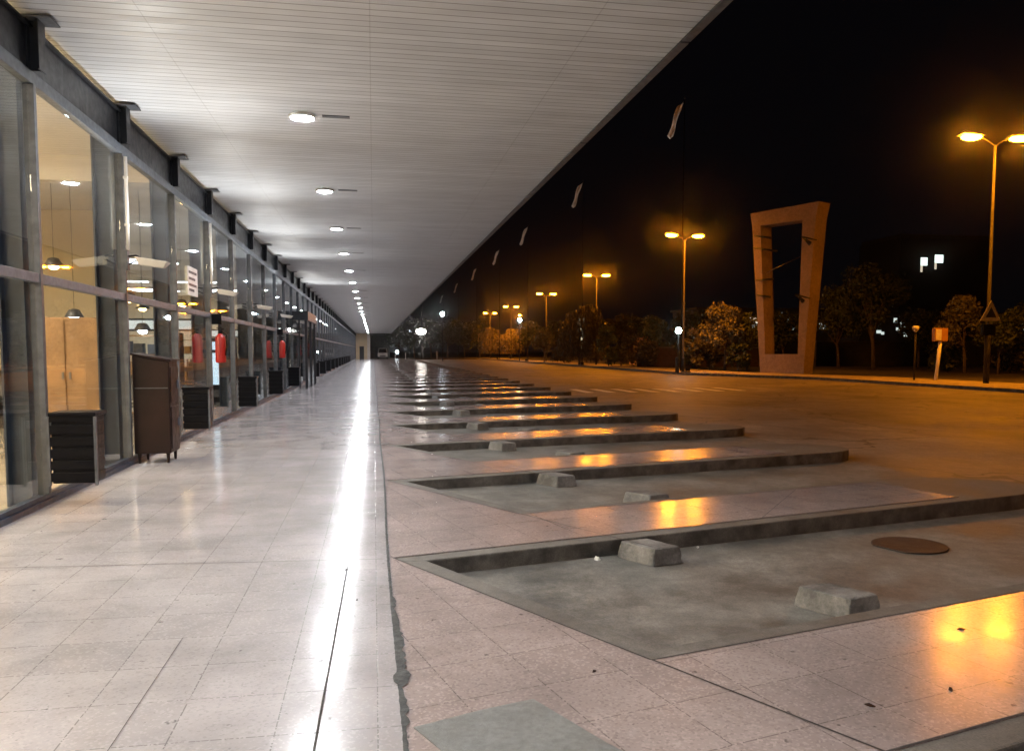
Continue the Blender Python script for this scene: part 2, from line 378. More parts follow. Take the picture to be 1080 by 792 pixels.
# ------------------------------------------------------------------ wheel stops
def make_stop():
    ro = empty('wheel_stop', (0,0,0), 'x', 'wheel stop')
    u = U; h = HD.normalized()*-1; K = 18; mb = MB()
    def pt(a, b_, c):   # a,b,c in 0..1, worn edges and corners
        t = .018*c; p = u*(t+(.28-2*t)*a)+h*(t+(.385-2*t)*b_); z = .135*c
        e = sum(1 for q in (a, b_, c) if q < .03 or q > .97)
        v = Vector((p.x, p.y, z)); cen = Vector(((u*.15+h*.2).x, (u*.15+h*.2).y, .07))
        nz = noise3.noise(v*14)*.003+noise3.noise(v*60)*.002
        chip = max(0, noise3.noise(v*22+Vector((3, 1, 5)))-.08)*.022 if e >= 2 else 0
        rnd_ = .006*(e-1) if e >= 2 else 0
        return v+(v-cen).normalized()*(nz-chip-rnd_)
    faces = [lambda s_, t_: (s_, t_, 1), lambda s_, t_: (s_, 0, t_), lambda s_, t_: (1, s_, t_), lambda s_, t_: (1-s_, 1, t_), lambda s_, t_: (0, 1-s_, t_)]
    idx = {}; vs = []; fs = []
    def gi(q):
        key = tuple(round(x*K) for x in q)
        if key not in idx: idx[key] = len(vs); vs.append(pt(*q))
        return idx[key]
    for f in faces:
        for i in range(K):
            for j in range(K):
                fs.append(tuple(gi(f(a/K, b_/K)) for a, b_ in ((i,j),(i+1,j),(i+1,j+1),(i,j+1))))
    mb.add(vs, fs, False)
    mb.build('block', M_stop, ro)
    return ro
st0 = make_stop(); first = True
for n in range(0, 27):
    ptA = A[n]+U*1.537; ptB = Bp[n]+U*1.55
    for side, p in (('far', ptA+HD.normalized()*.447), ('near', ptB-HD.normalized()*.19)):
        o = st0 if first else copy_tree(st0); first = False
        p = p+U*rnd.uniform(-.05, .12)*(n > 0)
        o.location = (p.x, p.y, roadz(p.x)+.002); o.rotation_euler.z = rnd.uniform(-.03, .03) if n else 0
        o['label'] = f"concrete wheel stop against the {side} kerb of the {ordn(n)} bus bay from the camera" if n else \
            (f"large square concrete wheel stop against the far kerb of the nearest bus bay" if side == 'far' else "pale concrete wheel stop half hidden behind the near kerb of the nearest bus bay")
        o['category'] = 'wheel stop'; o['group'] = 'concrete wheel stops in the bus bays'
# rusty iron cover
o = MB()
pts = []
for k in range(32):
    t = 2*math.pi*k/32; pts.append((max(.31*math.cos(t), -.27), .29*math.sin(t)))
o.poly(pts, 0, .012)
o = o.build('manhole_cover', M_rust, bevel=.003); o.location = (4.44, 6.13, roadz(4.44)+.006); o.rotation_euler.z = .35
tag(o, 'round rust brown iron cover flush in the nearest bay floor', 'manhole cover')
# litter and leaves
def scrap(x, y, z, s, mat, name, label, cat, group=None, seed=0):
    r = random.Random(seed); mb = MB(); n = 7
    ring = [(s*r.uniform(.6,1.2)*math.cos(2*math.pi*k/n), s*.6*r.uniform(.6,1.2)*math.sin(2*math.pi*k/n), r.uniform(0,.25)*s) for k in range(n)]
    top = [(p[0]*.5, p[1]*.5, s*r.uniform(.3,.8)) for p in ring]
    mb.add(ring+top+[(0,0,s*.6)], [(k,(k+1)%n,(k+1)%n+n,k+n) for k in range(n)]+[(k+n,(k+1)%n+n,2*n) for k in range(n)]+[tuple(range(n))[::-1]])
    o = mb.build(name, mat); o.location = (x, y, z); o.rotation_euler.z = r.uniform(0,6)
    return tag(o, label, cat, group)
scrap(1.70, 6.06, roadz(1.8)+.004, .045, M_white, 'crumpled_paper', 'small crumpled white paper beside the square wheel stop in the nearest bay', 'litter', seed=3)
scrap(2.64, 6.33, roadz(2.8)+.004, .02, M_white, 'paper_scrap', 'tiny white scrap at the foot of the far kerb in the nearest bay', 'litter', seed=5)
scrap(.72, 5.4, roadz(.8)+.004, .012, M_white, 'paper_scrap', 'tiny white crumb near the pointed head of the nearest bay', 'litter', seed=6)
for i, (x, y, lb) in enumerate([(3.1,3.83,'small dark leaf lying in the orange reflection on the pink platform'), (2.5,3.14,'small dark leaf on pink terrazzo near the bottom right kerb'),
        (2.05,3.05,'brown leaf fleck on pink terrazzo beside the lower right joint'), (1.0,3.6,'tiny brown leaf fleck on pink terrazzo near the cement patch'),
        (-.115,4.9,'small brown leaf in the white glare strip of the walkway'), (-.2,5.6,'tiny dark fleck at the left rim of the white glare strip')]):
    mb = MB(); s = .022 if i < 3 else .014
    mb.add([(-s,0,.004),(-s*.3,s*.35,.008),(s,0.1*s,.005),(s*.2,-s*.35,.009)], [(0,3,2),(0,2,1)]); mb.poly([(-s,0),(-s*.2,-s*.4),(s,0),(0,s*.4)], 0, .003)
    o = mb.build('fallen_leaf', M_brown); o.location = (x, y, .006); o.rotation_euler.z = i*1.3-.2; tag(o, lb, 'leaf', 'leaves fallen on the platform')

# ------------------------------------------------------------------ terminal building
XF = -3.2; P0 = 8.58; DP = 2.77
K0, K1 = -6, 51
def ym(k): return P0+DP*k
Y0, Y1 = ym(K0), ym(K1)
CEIL = 4.64
def ceilz(x): return 4.64-(x+3.2)*.005   # gentle fall to the outer edge
org = (XF, 0, 0)
bld = empty('bus_terminal', org, 'long glass fronted bus terminal hall with steel columns along the left side', 'building')
for k in range(K0, K1+1):
    y = ym(k)
    MB().box(XF-.05, XF+.055, y-.032, y+.032, .10, 4.02).build('mullion', M_alud, bld, org, bevel=.004)
    c = MB(); c.box(XF-.30, XF-.28, y-.10, y+.10, .0, 4.60).box(XF-.28, XF-.10, y-.012, y+.012, 0, 4.60).box(XF-.10, XF-.07, y-.10, y+.10, 0, 4.60)
    c.build('column', M_steel, bld, org)
    c = MB(); c.box(XF+.02, XF+.035, y-.085, y+.085, 4.144, 4.60).box(XF+.035, XF+.12, y-.008, y+.008, 4.144, 4.60).box(XF+.12, XF+.135, y-.085, y+.085, 4.144, 4.60)
    br = c.build('bracket', M_dark, bld, org)
    MB().box(XF+.0, XF+.26, y-.13, y+.13, 4.60, 4.613).build('cap_plate', M_alud, br, org)
for k in range(K0, K1):
    y0, y1 = ym(k)+.033, ym(k+1)-.033
    MB().box(XF-.006, XF+.004, y0, y1, 2.24, 4.0).build('upper_pane', M_glass, bld, org)
    MB().box(XF-.006, XF+.004, y0, y1, .10, 2.15).build('lower_pane', M_glass, bld, org)
    MB().box(XF-.04, XF+.045, y0, y1, 2.15, 2.24).build('transom', M_alu, bld, org, bevel=.004)
MB().box(XF-.05, XF+.045, Y0, Y1, 4.02, 4.14).build('head_rail', M_alu, bld, org, bevel=.006)
c = MB(); c.box(XF-.04, XF+.018, Y0, Y1, 4.143, 4.54).box(XF-.04, XF+.06, Y0, Y1, 4.542, 4.56); c.build('beam', M_dark, bld, org)
c = MB(); c.box(XF-.06, XF+.06, Y0, Y1, .0, .055).box(XF-.05, XF+.03, Y0, Y1, .055, .10); c.build('sill', M_steel, bld, org, bevel=.004)
MB().box(-16.2, XF-.07, Y0, Y1+.5, -.42, .0).build('hall_floor', M_in, bld, org)
MB().box(-16.2, -16, Y0, Y1+.5, 0, 5.4).build('back_wall', M_cream, bld, org)
MB().box(-16, XF-.02, Y0-.2, Y0, 0, 5.4).build('side_wall', M_cream, bld, org)
MB().box(-16.2, XF-.45, Y0, Y1+.5, 5.0, 5.3).build('hall_ceiling', M_creamc, bld, org)
# cross walls and a soffit beam seen through the panes
for y in (22.2, 52., 84., 118.):
    MB().box(-16, -6.6, y, y+.2, 0, 5.0).build('cross_wall', M_cream, bld, org)
for y in (4., 10.4, 16.0, 29, 38, 60, 75, 95):
    MB().box(-16, XF-.45, y, y+.3, 4.55, 4.998).build('ceiling_beam', M_creamc, bld, org)
# end wall of the platform with its pale pillar and doorway
c = MB(); c.box(XF+.08, -2.5, Y1+.1, Y1+.4, .0, 4.6).box(-2.5, -1.7, Y1+.1, Y1+.4, 2.3, 4.6).box(-1.7, -1.12, Y1+.1, Y1+.4, .0, 4.6)
c.build('end_wall', M_cream, bld, org)
MB().box(-1.118, -.6, Y1-.2, Y1+.4, .004, 4.6).build('end_pillar', M_white, bld, org)
MB().box(-2.48, -1.72, Y1+.2, Y1+.26, .004, 2.28).build('end_door', M_dark, bld, org)
# vestibule that stands proud of the glass
c = MB()
for y in (33.1, 35.4, 37.7): c.box(-2.66, -2.56, y-.05, y+.05, .004, 2.7)
c.box(XF+.07, -2.52, 33.0, 37.8, 2.7, 3.05).box(-2.9, -2.84, 33.06, 33.14, .004, 2.7); ve = c.build('entrance_frame', M_dark, bld, org)
MB().box(-2.62, -2.605, 33.16, 37.64, .1, 2.68).build('entrance_glass', M_glass, ve, org)
MB().box(XF+.07, -2.92, 33.08, 33.1, .1, 2.68).build('entrance_glass', M_glass, ve, org)

# canopy
CX1 = 3.08
corg = (0, 0, 4.6)
can = empty('canopy', corg, 'long flat white boarded canopy roofing the walkway', 'canopy')
c = MB(); x0, x1 = XF-.05, CX1
c.hexa([(x0,Y0,ceilz(x0)),(x1,Y0,ceilz(x1)),(x1,Y1+.6,ceilz(x1)),(x0,Y1+.6,ceilz(x0))], [(x0,Y0,5.1),(x1,Y0,4.9),(x1,Y1+.6,4.9),(x0,Y1+.6,5.1)])
c.build('soffit', M_soffit, can, corg)
MB().box(CX1+.002, CX1+.05, Y0, Y1+.62, ceilz(CX1)-.035, 4.93).build('fascia', M_dark, can, corg)
c = MB(); y = Y0
while y < Y1:
    c.box(CX1-.03, CX1+.06, y, y+3.96, ceilz(CX1)-.05, ceilz(CX1)-.036); y += 4.
c.build('drip_edge', M_alud, can, corg)

# recessed downlights
def make_down():
    ro = empty('ceiling_light', (0,0,0), 'x', 'ceiling light')
    MB().lathe([(.16,-.002),(.185,-.02),(.17,-.05),(.152,-.05),(.146,-.012)], n=28).build('trim_ring', M_white, ro)
    MB().lathe([(.144,-.012),(.13,-.032),(.085,-.048),(.02,-.056)], n=24).build('lens', M_down, ro)
    MB().box(.26, .62, -.05, .05, -.012, -.001).build('junction_plate', M_alud, ro)
    return ro
dl = make_down(); LX = -.9
lys = [-9,-4,1.2,6.3,11.4,16.5,21.5,26.9,32.6]+[32.6+5.5*q for q in range(1, 21)]
vis = 0
for i, y in enumerate(lys):
    o = dl if i == 0 else copy_tree(dl)
    o.location = (LX, y, ceilz(LX))
    if y < 9: lb = ['white round ceiling light overhead behind the camera', 'white round ceiling light just behind the camera', 'white round ceiling light above the camera',
                     'white round ceiling light just above the top of the photo'][i]
    else:
        lb = f"glowing round downlight, {ordn(vis)} in the canopy row" ; vis += 1
    o['label'] = lb; o['group'] = 'round downlights along the canopy'

# ------------------------------------------------------------------ things on the facade
def make_bin():
    ro = empty('litter_bin', (0,0,0), 'x', 'litter bin')
    w0, w1, d, z0, z1 = .05, .49, .17, .22, .90
    MB().box(w0+.03, w1-.03, -d+.02, d-.02, z0, z1-.03).build('bin_body', M_black, ro, bevel=.01)
    c = MB()
    for i in range(6):
        z = z0+.02+i*.115; c.box(w0+.02, w1-.02, -d+.004, -d+.018, z, z+.085); c.box(w1-.028, w1-.018, -d+.03, d-.03, z, z+.085)
    c.build('slats', M_black, ro, bevel=.006)
    MB().box(w0+.01, w1+.0, -d-.01, d+.01, z1-.03, z1+.01).build('rim', M_black, ro, bevel=.01)
    for x in (w0, w1-.018): MB().box(x-.004, x+.02, -d-.006, -d+.03, z0-.02, z1-.035).build('side_bracket', M_alud, ro)
    MB().box(0, .08, -.03, .03, .35, .42).box(0, .08, -.03, .03, .75, .82).build('wall_bracket', M_alu, ro)
    return ro
bn = make_bin(); bi = 0
for k in (0, 2, 4, 6, 8, 12, 14, 16, 18, 20, 22, 24, 26, 28, 30, 32):
    o = bn if bi == 0 else copy_tree(bn)
    o.location = (XF+.055, ym(k), 0)
    o['label'] = 'black slatted litter bin on the glass front, nearest to the camera' if bi == 0 else f"black slatted litter bin, {ordn(bi)} along the glass front"
    o['group'] = 'black litter bins along the glass front'; bi += 1
# brown cabinet
ro = empty('cabinet', (XF+.06, 11.68, .004), 'tall dark brown metal cabinet with sloping top standing against the glass', 'cabinet')
c = MB(); c.hexa([(.0,-.25,.14),(.46,-.25,.14),(.46,.25,.14),(.0,.25,.14)], [(.0,-.25,1.53),(.46,-.25,1.44),(.46,.25,1.44),(.0,.25,1.53)])
c.build('cabinet_body', M_brown, ro, bevel=.012)
c = MB(); c.hexa([(-.02,-.275,1.535),(.49,-.275,1.442),(.49,.27,1.442),(-.02,.27,1.535)], [(-.02,-.275,1.56),(.49,-.275,1.467),(.49,.27,1.467),(-.02,.27,1.56)])
c.build('lid', M_brown, ro, bevel=.006); ro.scale.z = .94
MB().box(.03, .44, -.262, -.251, 1.06, 1.075).build('door_strip', M_alud, ro)
MB().box(.461, .472, -.21, .21, .86, 1.36).build('upper_door', M_brown, ro, bevel=.004)
MB().box(.461, .472, -.21, .21, .2, .80).build('lower_door', M_brown, ro, bevel=.004)
MB().box(.473, .50, .12, .16, 1.05, 1.17).build('handle', M_alu, ro); MB().box(.473, .50, .12, .16, .50, .62).build('handle', M_alu, ro)
for x in (.05, .41):
    for y in (-.2, .2): MB().tube([(x,y,.0),(x,y,.14)], [.016,.026], 8).build('foot', M_brown, ro)
# fire extinguishers
def make_ext():
    ro = empty('fire_extinguisher', (0,0,0), 'x', 'fire extinguisher')
    MB().lathe([(.05,1.40),(.095,1.41),(.10,1.44),(.10,1.86),(.085,1.92),(.04,1.97),(.03,1.98)], (.17,0,0), 20).build('cylinder', M_red, ro)
    MB().lathe([(.03,1.98),(.03,2.05),(.012,2.06)], (.17,0,0), 10).box(.13,.24,-.012,.012,2.05,2.075).box(.10,.2,-.01,.01,2.085,2.10).build('valve', M_black, ro)
    MB().tube([(.2,0,2.02),(.29,-.02,1.95),(.295,-.03,1.75),(.27,-.04,1.55)], .012, 8).build('hose', M_black, ro)
    MB().box(0,.075,-.02,.02,1.6,1.66).box(0,.075,-.02,.02,1.85,1.89).build('holder', M_dark, ro)
    return ro
ex = make_ext()
exl = ['red fire extinguisher on the glass front, nearest to the camera', 'red fire extinguisher on the glass front before the dark entrance', 'red fire extinguisher on the glass front just beyond the dark entrance']
for i, k in enumerate((3, 7, 11)):
    o = ex if i == 0 else copy_tree(ex); o.location = (XF+.05, ym(k), -.14); o['label'] = exl[i]; o['group'] = 'fire extinguishers along the glass front'
    s = empty('extinguisher_sign', (XF+.05, ym(k), 2.02), ['dark plate above the nearest fire extinguisher','dark plate above the second fire extinguisher','dark plate above the third fire extinguisher'][i], 'sign', 'plates above the fire extinguishers')
    MB().box(.01, .2, -.01, .0, 0, .2).build('plate', M_black, s); MB().box(0, .012, -.008, -.002, .05, .15).build('clip', M_alu, s)
# arm lamps on every second mullion
def make_arm():
    ro = empty('wall_lamp', (0,0,0), 'x', 'wall lamp')
    MB().box(0, .03, -.05, .05, -.12, .14).build('wall_plate', M_alud, ro, bevel=.005)
    MB().tube([(.02,0,.06),(.12,0,.07),(.2,0,.03)], .014, 8).tube([(.02,0,-.05),(.15,0,.02)], .01, 8).build('arm', M_dark, ro)
    c = MB(); c.hexa([(.16,-.07,-.05),(.46,-.05,-.09),(.46,.05,-.09),(.16,.07,-.05)], [(.13,-.12,.05),(.53,-.1,-.01),(.53,.1,-.01),(.13,.12,.05)])
    c.build('lamp_head', M_white, ro, bevel=.012)
    return ro
ar = make_arm()
for i, k in enumerate((1, 3, 5, 7, 9, 11, -1)):
    o = ar if i == 0 else copy_tree(ar); o.location = (XF+.055, ym(k), 2.66)
    o['label'] = 'pale wall lamp on a short arm above the brown cabinet' if k == 1 else ('pale wall lamp on a short arm above the nearest fire extinguisher' if k == 3 else 'pale wall lamp on a short arm, left outside the frame' if k < 0 else f"pale wall lamp on a short arm, {ordn(i)} along the glass front")
    o['group'] = 'arm lamps along the glass front'
    sd = bpy.data.lights.new('uplight', 'SPOT'); sd.energy = {-1:170, 1:170, 3:8, 5:8, 7:45, 9:40, 11:60}[k]; sd.spot_size = R(135); sd.spot_blend = 1.; sd.color = (1,.98,.93); sd.shadow_soft_size = .18
    so = bpy.data.objects.new('uplight', sd); COL.objects.link(so); so.parent = o; so.location = (.33, 0, .12)
    so.rotation_euler = Vector((.28, -.45, 1)).to_track_quat('-Z', 'Y').to_euler()
for i, k in enumerate((1, 3)):
    o = MB().tube([(0,0,0),(0,0,1.18)], .022, 10).box(-.03,.02,-.03,.03,.3,.33).box(-.03,.02,-.03,.03,.9,.93).build('conduit', M_white)
    o.location = (XF+.09, ym(k)-.02, 2.8)
    tag(o, ['white conduit pipe rising above the wall lamp over the brown cabinet', 'white conduit pipe rising above the wall lamp over the nearest extinguisher'][i], 'pipe', 'white conduits on the mullions')
# small white sign on the glass
ro = empty('notice', (XF+.02, 15.05, 2.48), 'white notice with dark lettering on the upper glass beyond the brown cabinet', 'sign')
MB().box(0, .008, 0, .80, 0, .5).build('board', M_white, ro)
for z, a, b_ in ((.38,.08,.72),(.27,.08,.6),(.16,.08,.70),(.07,.08,.5)):
    MB().box(.0082, .010, a, b_, z, z+.045).build('text_line', M_dark, ro)

# ------------------------------------------------------------------ inside the hall
def cupboard(x, y, w_, d, h, mat, name, label, cat):
    ro = empty(name, (x, y, 0.002), label, cat)
    MB().box(0, w_, 0, d, .06, h).build('carcass', mat, ro, bevel=.01)
    MB().box(.03, w_-.03, .03, d-.03, 0, .06).build('plinth', M_black, ro)
    for i in (0, 1):
        MB().box(.02+i*w_/2, w_/2-.02+i*w_/2, -.02, -.001, .1, h-.05).build('door', mat, ro, bevel=.004)
        MB().box(w_/2+(-.07 if i == 0 else .04), w_/2+(-.04 if i == 0 else .07), -.045, -.021, h*.5, h*.5+.12).build('handle', M_alu, ro)
    return ro
cupboard(-5.6, 14.6, 1.15, .5, 2.05, M_wood, 'wooden_cupboard', 'light brown wooden cupboard with two doors inside the hall behind the glass', 'cupboard')
def seats(x, y, n, label, rz=0):
    ro = empty('waiting_bench', (x, y, .002), label, 'bench', 'waiting benches inside the hall', rz)
    for i in range(n):
        c = MB(); c.hexa([(i*.56,-.22,.42),(i*.56+.5,-.22,.42),(i*.56+.5,.22,.40),(i*.56,.22,.40)],[(i*.56,-.22,.47),(i*.56+.5,-.22,.47),(i*.56+.5,.22,.45),(i*.56,.22,.45)]); c.build('seat', M_seat, ro, bevel=.015)
        c = MB(); c.hexa([(i*.56,.2,.47),(i*.56+.5,.2,.47),(i*.56+.5,.25,.47),(i*.56,.25,.47)],[(i*.56,.34,.92),(i*.56+.5,.34,.92),(i*.56+.5,.38,.92),(i*.56,.38,.92)]); c.build('backrest', M_seat, ro, bevel=.015)
    MB().box(0, n*.56-.06, -.03, .03, .34, .40).build('rail', M_alu, ro)
    for xx in (.2, n*.56-.26): MB().tube([(xx,-.25,.02),(xx,0,.34),(xx,.25,.02)], .02, 8).build('leg', M_alu, ro)
    return ro
seats(-6.9, 11.6, 3, 'row of three black waiting seats nearest behind the glass at left')
seats(-6.9, 17.6, 4, 'row of four black waiting seats behind the wooden cupboard')
seats(-9.9, 20., 4, 'row of four black waiting seats before the cream cross wall')
seats(-5.6, 26, 2, 'pair of black waiting seats close behind the glass, beyond the cross wall')
def counter(x, y, w_, d, label, lit):
    ro = empty('ticket_counter', (x, y, .002), label, 'counter', 'counters inside the hall')
    MB().box(0, w_, 0, d, 0, 1.05).build('counter_front', M_brown, ro, bevel=.01)
    MB().box(-.05, w_+.05, -.05, d+.05, 1.052, 1.10).build('counter_top', M_wood, ro, bevel=.008)
    MB().box(0, w_, 0, .12, 2.2, 2.65).build('sign_band', M_dark, ro)
    MB().box(.1, w_-.1, -.012, -.001, 2.27, 2.58).build('light_box', lit, ro)
    for xx in (0, w_-.06): MB().box(xx, xx+.06, .02, .08, 1.10, 2.2).build('post', M_alud, ro)
    return ro
counter(-12.5, 20.5, 4.5, 1., 'brown ticket counter with a lit white band before the cross wall', M_win2)
counter(-14.8, 12., 2.6, 1., 'small brown counter with a lit band at the back of the hall', M_win)
counter(-9., 31, 3.2, 1., 'brown counter beyond the cross wall, nearer one', M_win)
counter(-9., 46, 3.2, 1., 'brown counter far down the hall, the farther one', M_win)
def shelf(x, y, w_, label, mt, seed):
    r = random.Random(seed); ro = empty('shelving_unit', (x, y, .002), label, 'shelves', 'shelving units inside the hall')
    for xx in (0, w_-.04): MB().box(xx, xx+.04, 0, .4, 0, 1.9).build('upright', M_dark, ro)
    for i in range(5):
        z = .1+i*.43; MB().box(.041, w_-.041, 0, .4, z, z+.03).build('shelf', M_wood, ro)
        if i < 4:
            xx = .08
            while xx < w_-.25:
                ww = r.uniform(.08,.22); MB().box(xx, xx+ww, .06, .32, z+.031, z+r.uniform(.14,.34)).build('goods', r.choice([M_white, M_brown, M_signo, M_dark, M_steel, M_wood]), ro); xx += ww+r.uniform(.02,.12)
shelf(-9.3, 17.0, 1.8, 'shelving unit with mixed goods left of the wooden cupboard, inside', 0, 1)
shelf(-5.6, 19.4, 1.3, 'shelving unit with mixed goods behind the glass above the brown cabinet', 0, 2)
shelf(-6.2, 27.5, 1.8, 'shelving unit with mixed goods beyond the cross wall', 0, 3)
def vending(x, y, label, mt):
    ro = empty('vending_machine', (x, y, .002), label, 'vending machine', 'vending machines inside the hall')
    MB().box(0, .85, 0, .8, .05, 1.85).build('cabinet', M_black, ro, bevel=.02); MB().box(.05, .62, -.02, -.002, .55, 1.75).build('lit_front', mt, ro)
    MB().box(.66, .8, -.03, -.002, .9, 1.4).build('keypad', M_alu, ro); MB().box(.08, .6, -.02, -.002, .2, .4).build('tray', M_alud, ro)
    for xx in (.06, .74): MB().box(xx, xx+.06, .05, .7, 0, .049).build('foot', M_alud, ro)
M_vend = emis('vending_glow', (.5,.8,1.), 2.2)
vending(-7.4, 12.9, 'black vending machine with a bluish lit front, inside at far left', M_vend)
vending(-4.9, 24., 'black vending machine with a bluish lit front beyond the nearest extinguisher', M_vend)
cupboard(-8.0, 9.6, 1.6, .5, 1.1, M_brown, 'sideboard', 'low dark brown sideboard inside behind the glass at far left', 'sideboard')
# hall luminaires
def tube_light(x, y, w_, mat, label, z=4.85, dy=.8):
    ro = empty('hall_light', (x, y, z), label, 'ceiling light', 'lights inside the hall')
    MB().box(-w_/2-.03, w_/2+.03, -dy-.03, dy+.03, .03, .145).build('housing', M_white, ro)
    MB().box(-w_/2, w_/2, -dy, dy, 0, .028).build('diffuser', mat, ro); return ro
i = 0
for y, mt in ((-1.,M_warm),(4.,M_warm),(8.6,M_warm),(12.8,M_warm),(25.5,M_tube),(33,M_tube),(42,M_tube),(48.5,M_tube),(57,M_tube),(65,M_tube),(72,M_tube),(80,M_tube),(90,M_tube),(100,M_tube),(112,M_tube),(128,M_tube),(140,M_tube)):
    for x, nm in ((-8.0 if y < 20 else -8.6,'glass side'), (-12.,'back wall side')):
        tube_light(x, y, 3.2 if y < 20 else 2.3, mt, f"{'warm' if mt is M_warm else 'cool'} hall ceiling panel, {ordn(i)} from the left, {nm} row")
    i += 1
def pendant(x, y, z, mat, s, label, ztop=4.99):
    ro = empty('pendant_lamp', (x, y, z), label, 'pendant lamp', 'pendant lamps inside the hall')
    MB().lathe([(.03,s*.9),(s*.55,s*.8),(s,0),(s*.96,-.01)], n=18).build('lamp_shade', M_alud, ro)
    MB().lathe([(.02,-s*.45),(s*.4,-s*.35),(s*.55,-.02),(s*.4,.1*s)], n=16).build('bulb', mat, ro)
    MB().tube([(0,0,s*.85),(0,0,ztop-z)], .004, 6).build('cord', M_black, ro)
pendant(-6.3, 17.8, 3.2, emis('warm_bulb', (1.,.62,.22), 55), .18, 'warm pendant lamp hanging above the wooden cupboard inside the hall')
M_bulb = bpy.data.materials['warm_bulb']; M_cbulb = emis('cool_bulb', (.86,.96,1.), 60)
pendant(-5.35, 20.5, 2.5, M_bulb, .16, 'orange pendant lamp inside, in the pane straight above the brown cabinet')
pendant(-5.65, 16.9, 2.15, M_cbulb, .17, 'bright white pendant lamp right of the wooden cupboard')
pendant(-5.0, 19.1, 1.95, M_cbulb, .18, 'bright white pendant lamp inside, just over the top of the brown cabinet')
pendant(-5.6, 20.4, 2.7, M_bulb, .18, 'yellow pendant lamp over the nearest fire extinguisher, left one')
pendant(-5.0, 22.9, 2.7, M_bulb, .18, 'yellow pendant lamp over the nearest fire extinguisher, right one')

# ------------------------------------------------------------------ street lamps, masts, lanterns
def make_lamp():
    ro = empty('street_lamp', (0,0,0), 'x', 'street lamp')
    MB().tube([(0,0,0),(0,0,.9),(0,0,.95),(0,0,11.6)], [.12,.12,.085,.05], 12).build('pole', M_pole, ro)
    for s in (-1, 1):
        a = MB().tube([(0,0,11.5),(s*.3,0,11.75),(s*.75,0,11.95)], .03, 8).build('arm', M_pole, ro)
        c = MB(); c.hexa([(s*.7,-.34,11.97),(s*1.8,-.34,12.04),(s*1.8,.34,12.04),(s*.7,.34,11.97)] if s > 0 else [(s*.7,.34,11.97),(s*1.8,.34,12.04),(s*1.8,-.34,12.04),(s*.7,-.34,11.97)],
               [(s*.7,-.08,12.06),(s*1.6,-.11,12.24),(s*1.6,.11,12.24),(s*.7,.08,12.06)] if s > 0 else [(s*.7,.08,12.06),(s*1.6,.11,12.24),(s*1.6,-.11,12.24),(s*.7,-.08,12.06)])
        h = c.build('lamp_housing', M_alud, ro, bevel=.02)
        l = MB().lathe([(.02,-.13),(.16,-.11),(.24,-.05),(.26,.0)], n=18)
        l.v = [(s*1.22+x*1.9, y*1.25, 11.95+z*1.15) for x, y, z in l.v]; l.build('lens', M_sod, h)
    return ro
lm = make_lamp()
LL = [(27.3,32.8,1.17,'tall double-headed orange street lamp at the right edge, nearest of its row'),
      (27.3,3.,1.17,'tall double-headed orange street lamp outside the frame to the right'),
      (21.05,53.6,1.,'tall double-headed orange street lamp left of the pink monument'),
      (23.0,83.,1.,'tall double-headed orange street lamp over the large drooping tree'),
      (23.6,111.,1.,'tall double-headed orange street lamp over the small pale tree'),
      (24.2,144.,1.,'far double-headed orange street lamp, right one over the twin orange trees'),
      (24.0,169.,1.,'far double-headed orange street lamp, left one over the twin orange trees')]
for i, (x, y, sc, lb) in enumerate(LL):
    o = lm if i == 0 else copy_tree(lm); o.location = (x, y, .06); o['label'] = lb; o['group'] = 'orange street lamps along the far pavement'; o['category'] = 'street lamp'
    o.rotation_euler.z = .06*(i % 3-1); o.scale = (sc*.8, sc*.8, sc*.777)
o = empty('street_lamp', (31.5, 176, .05), 'far single orange street lamp low behind the pair over the twin orange trees', 'street lamp')
MB().tube([(0,0,0),(0,0,9)], [.09,.05], 10).build('pole', M_pole, o); c = MB().lathe([(.02,-.17),(.2,-.14),(.3,-.05),(.3,.02)], (0,0,9.2), 14); c.build('lens', M_sod, o)
MB().box(-.35,.35,-.12,.12,9.23,9.35).build('lamp_housing', M_alud, o)

def make_mast():
    ro = empty('flagpole', (0,0,0), 'x', 'flagpole')
    MB().tube([(0,0,0),(0,0,25.6)], [.08,.04], 8).build('pole', M_black, ro)
    vs = []; fs = []; nz, nx = 14, 6
    for j in range(nz):
        t = j/(nz-1)
        for i in range(nx):
            u_ = i/(nx-1); fold = math.sin(i*1.9+t*3)*.14
            wd_ = .6*min(1, t*8+.35)*min(1, (1-t)*8+.4)
            vs.append((-.1-1.0*t-u_*wd_+.05*math.sin(t*9+u_*2), fold, 25.4-3.3*t-.25*u_))
    n = len(vs); vs += [(x, y+.02, z) for x, y, z in vs]
    for j in range(nz-1):
        for i in range(nx-1):
            a = j*nx+i; fs += [(a,a+1,a+nx+1,a+nx), (a+n,a+n+nx,a+n+nx+1,a+n+1)]
    MB().add(vs, fs, True).build('flag', M_flag, ro)
    MB().lathe([(.02,25.6),(.1,25.68),(.1,25.76),(.02,25.85)], n=10).build('finial', M_pole, ro)
    return ro
ms = make_mast()
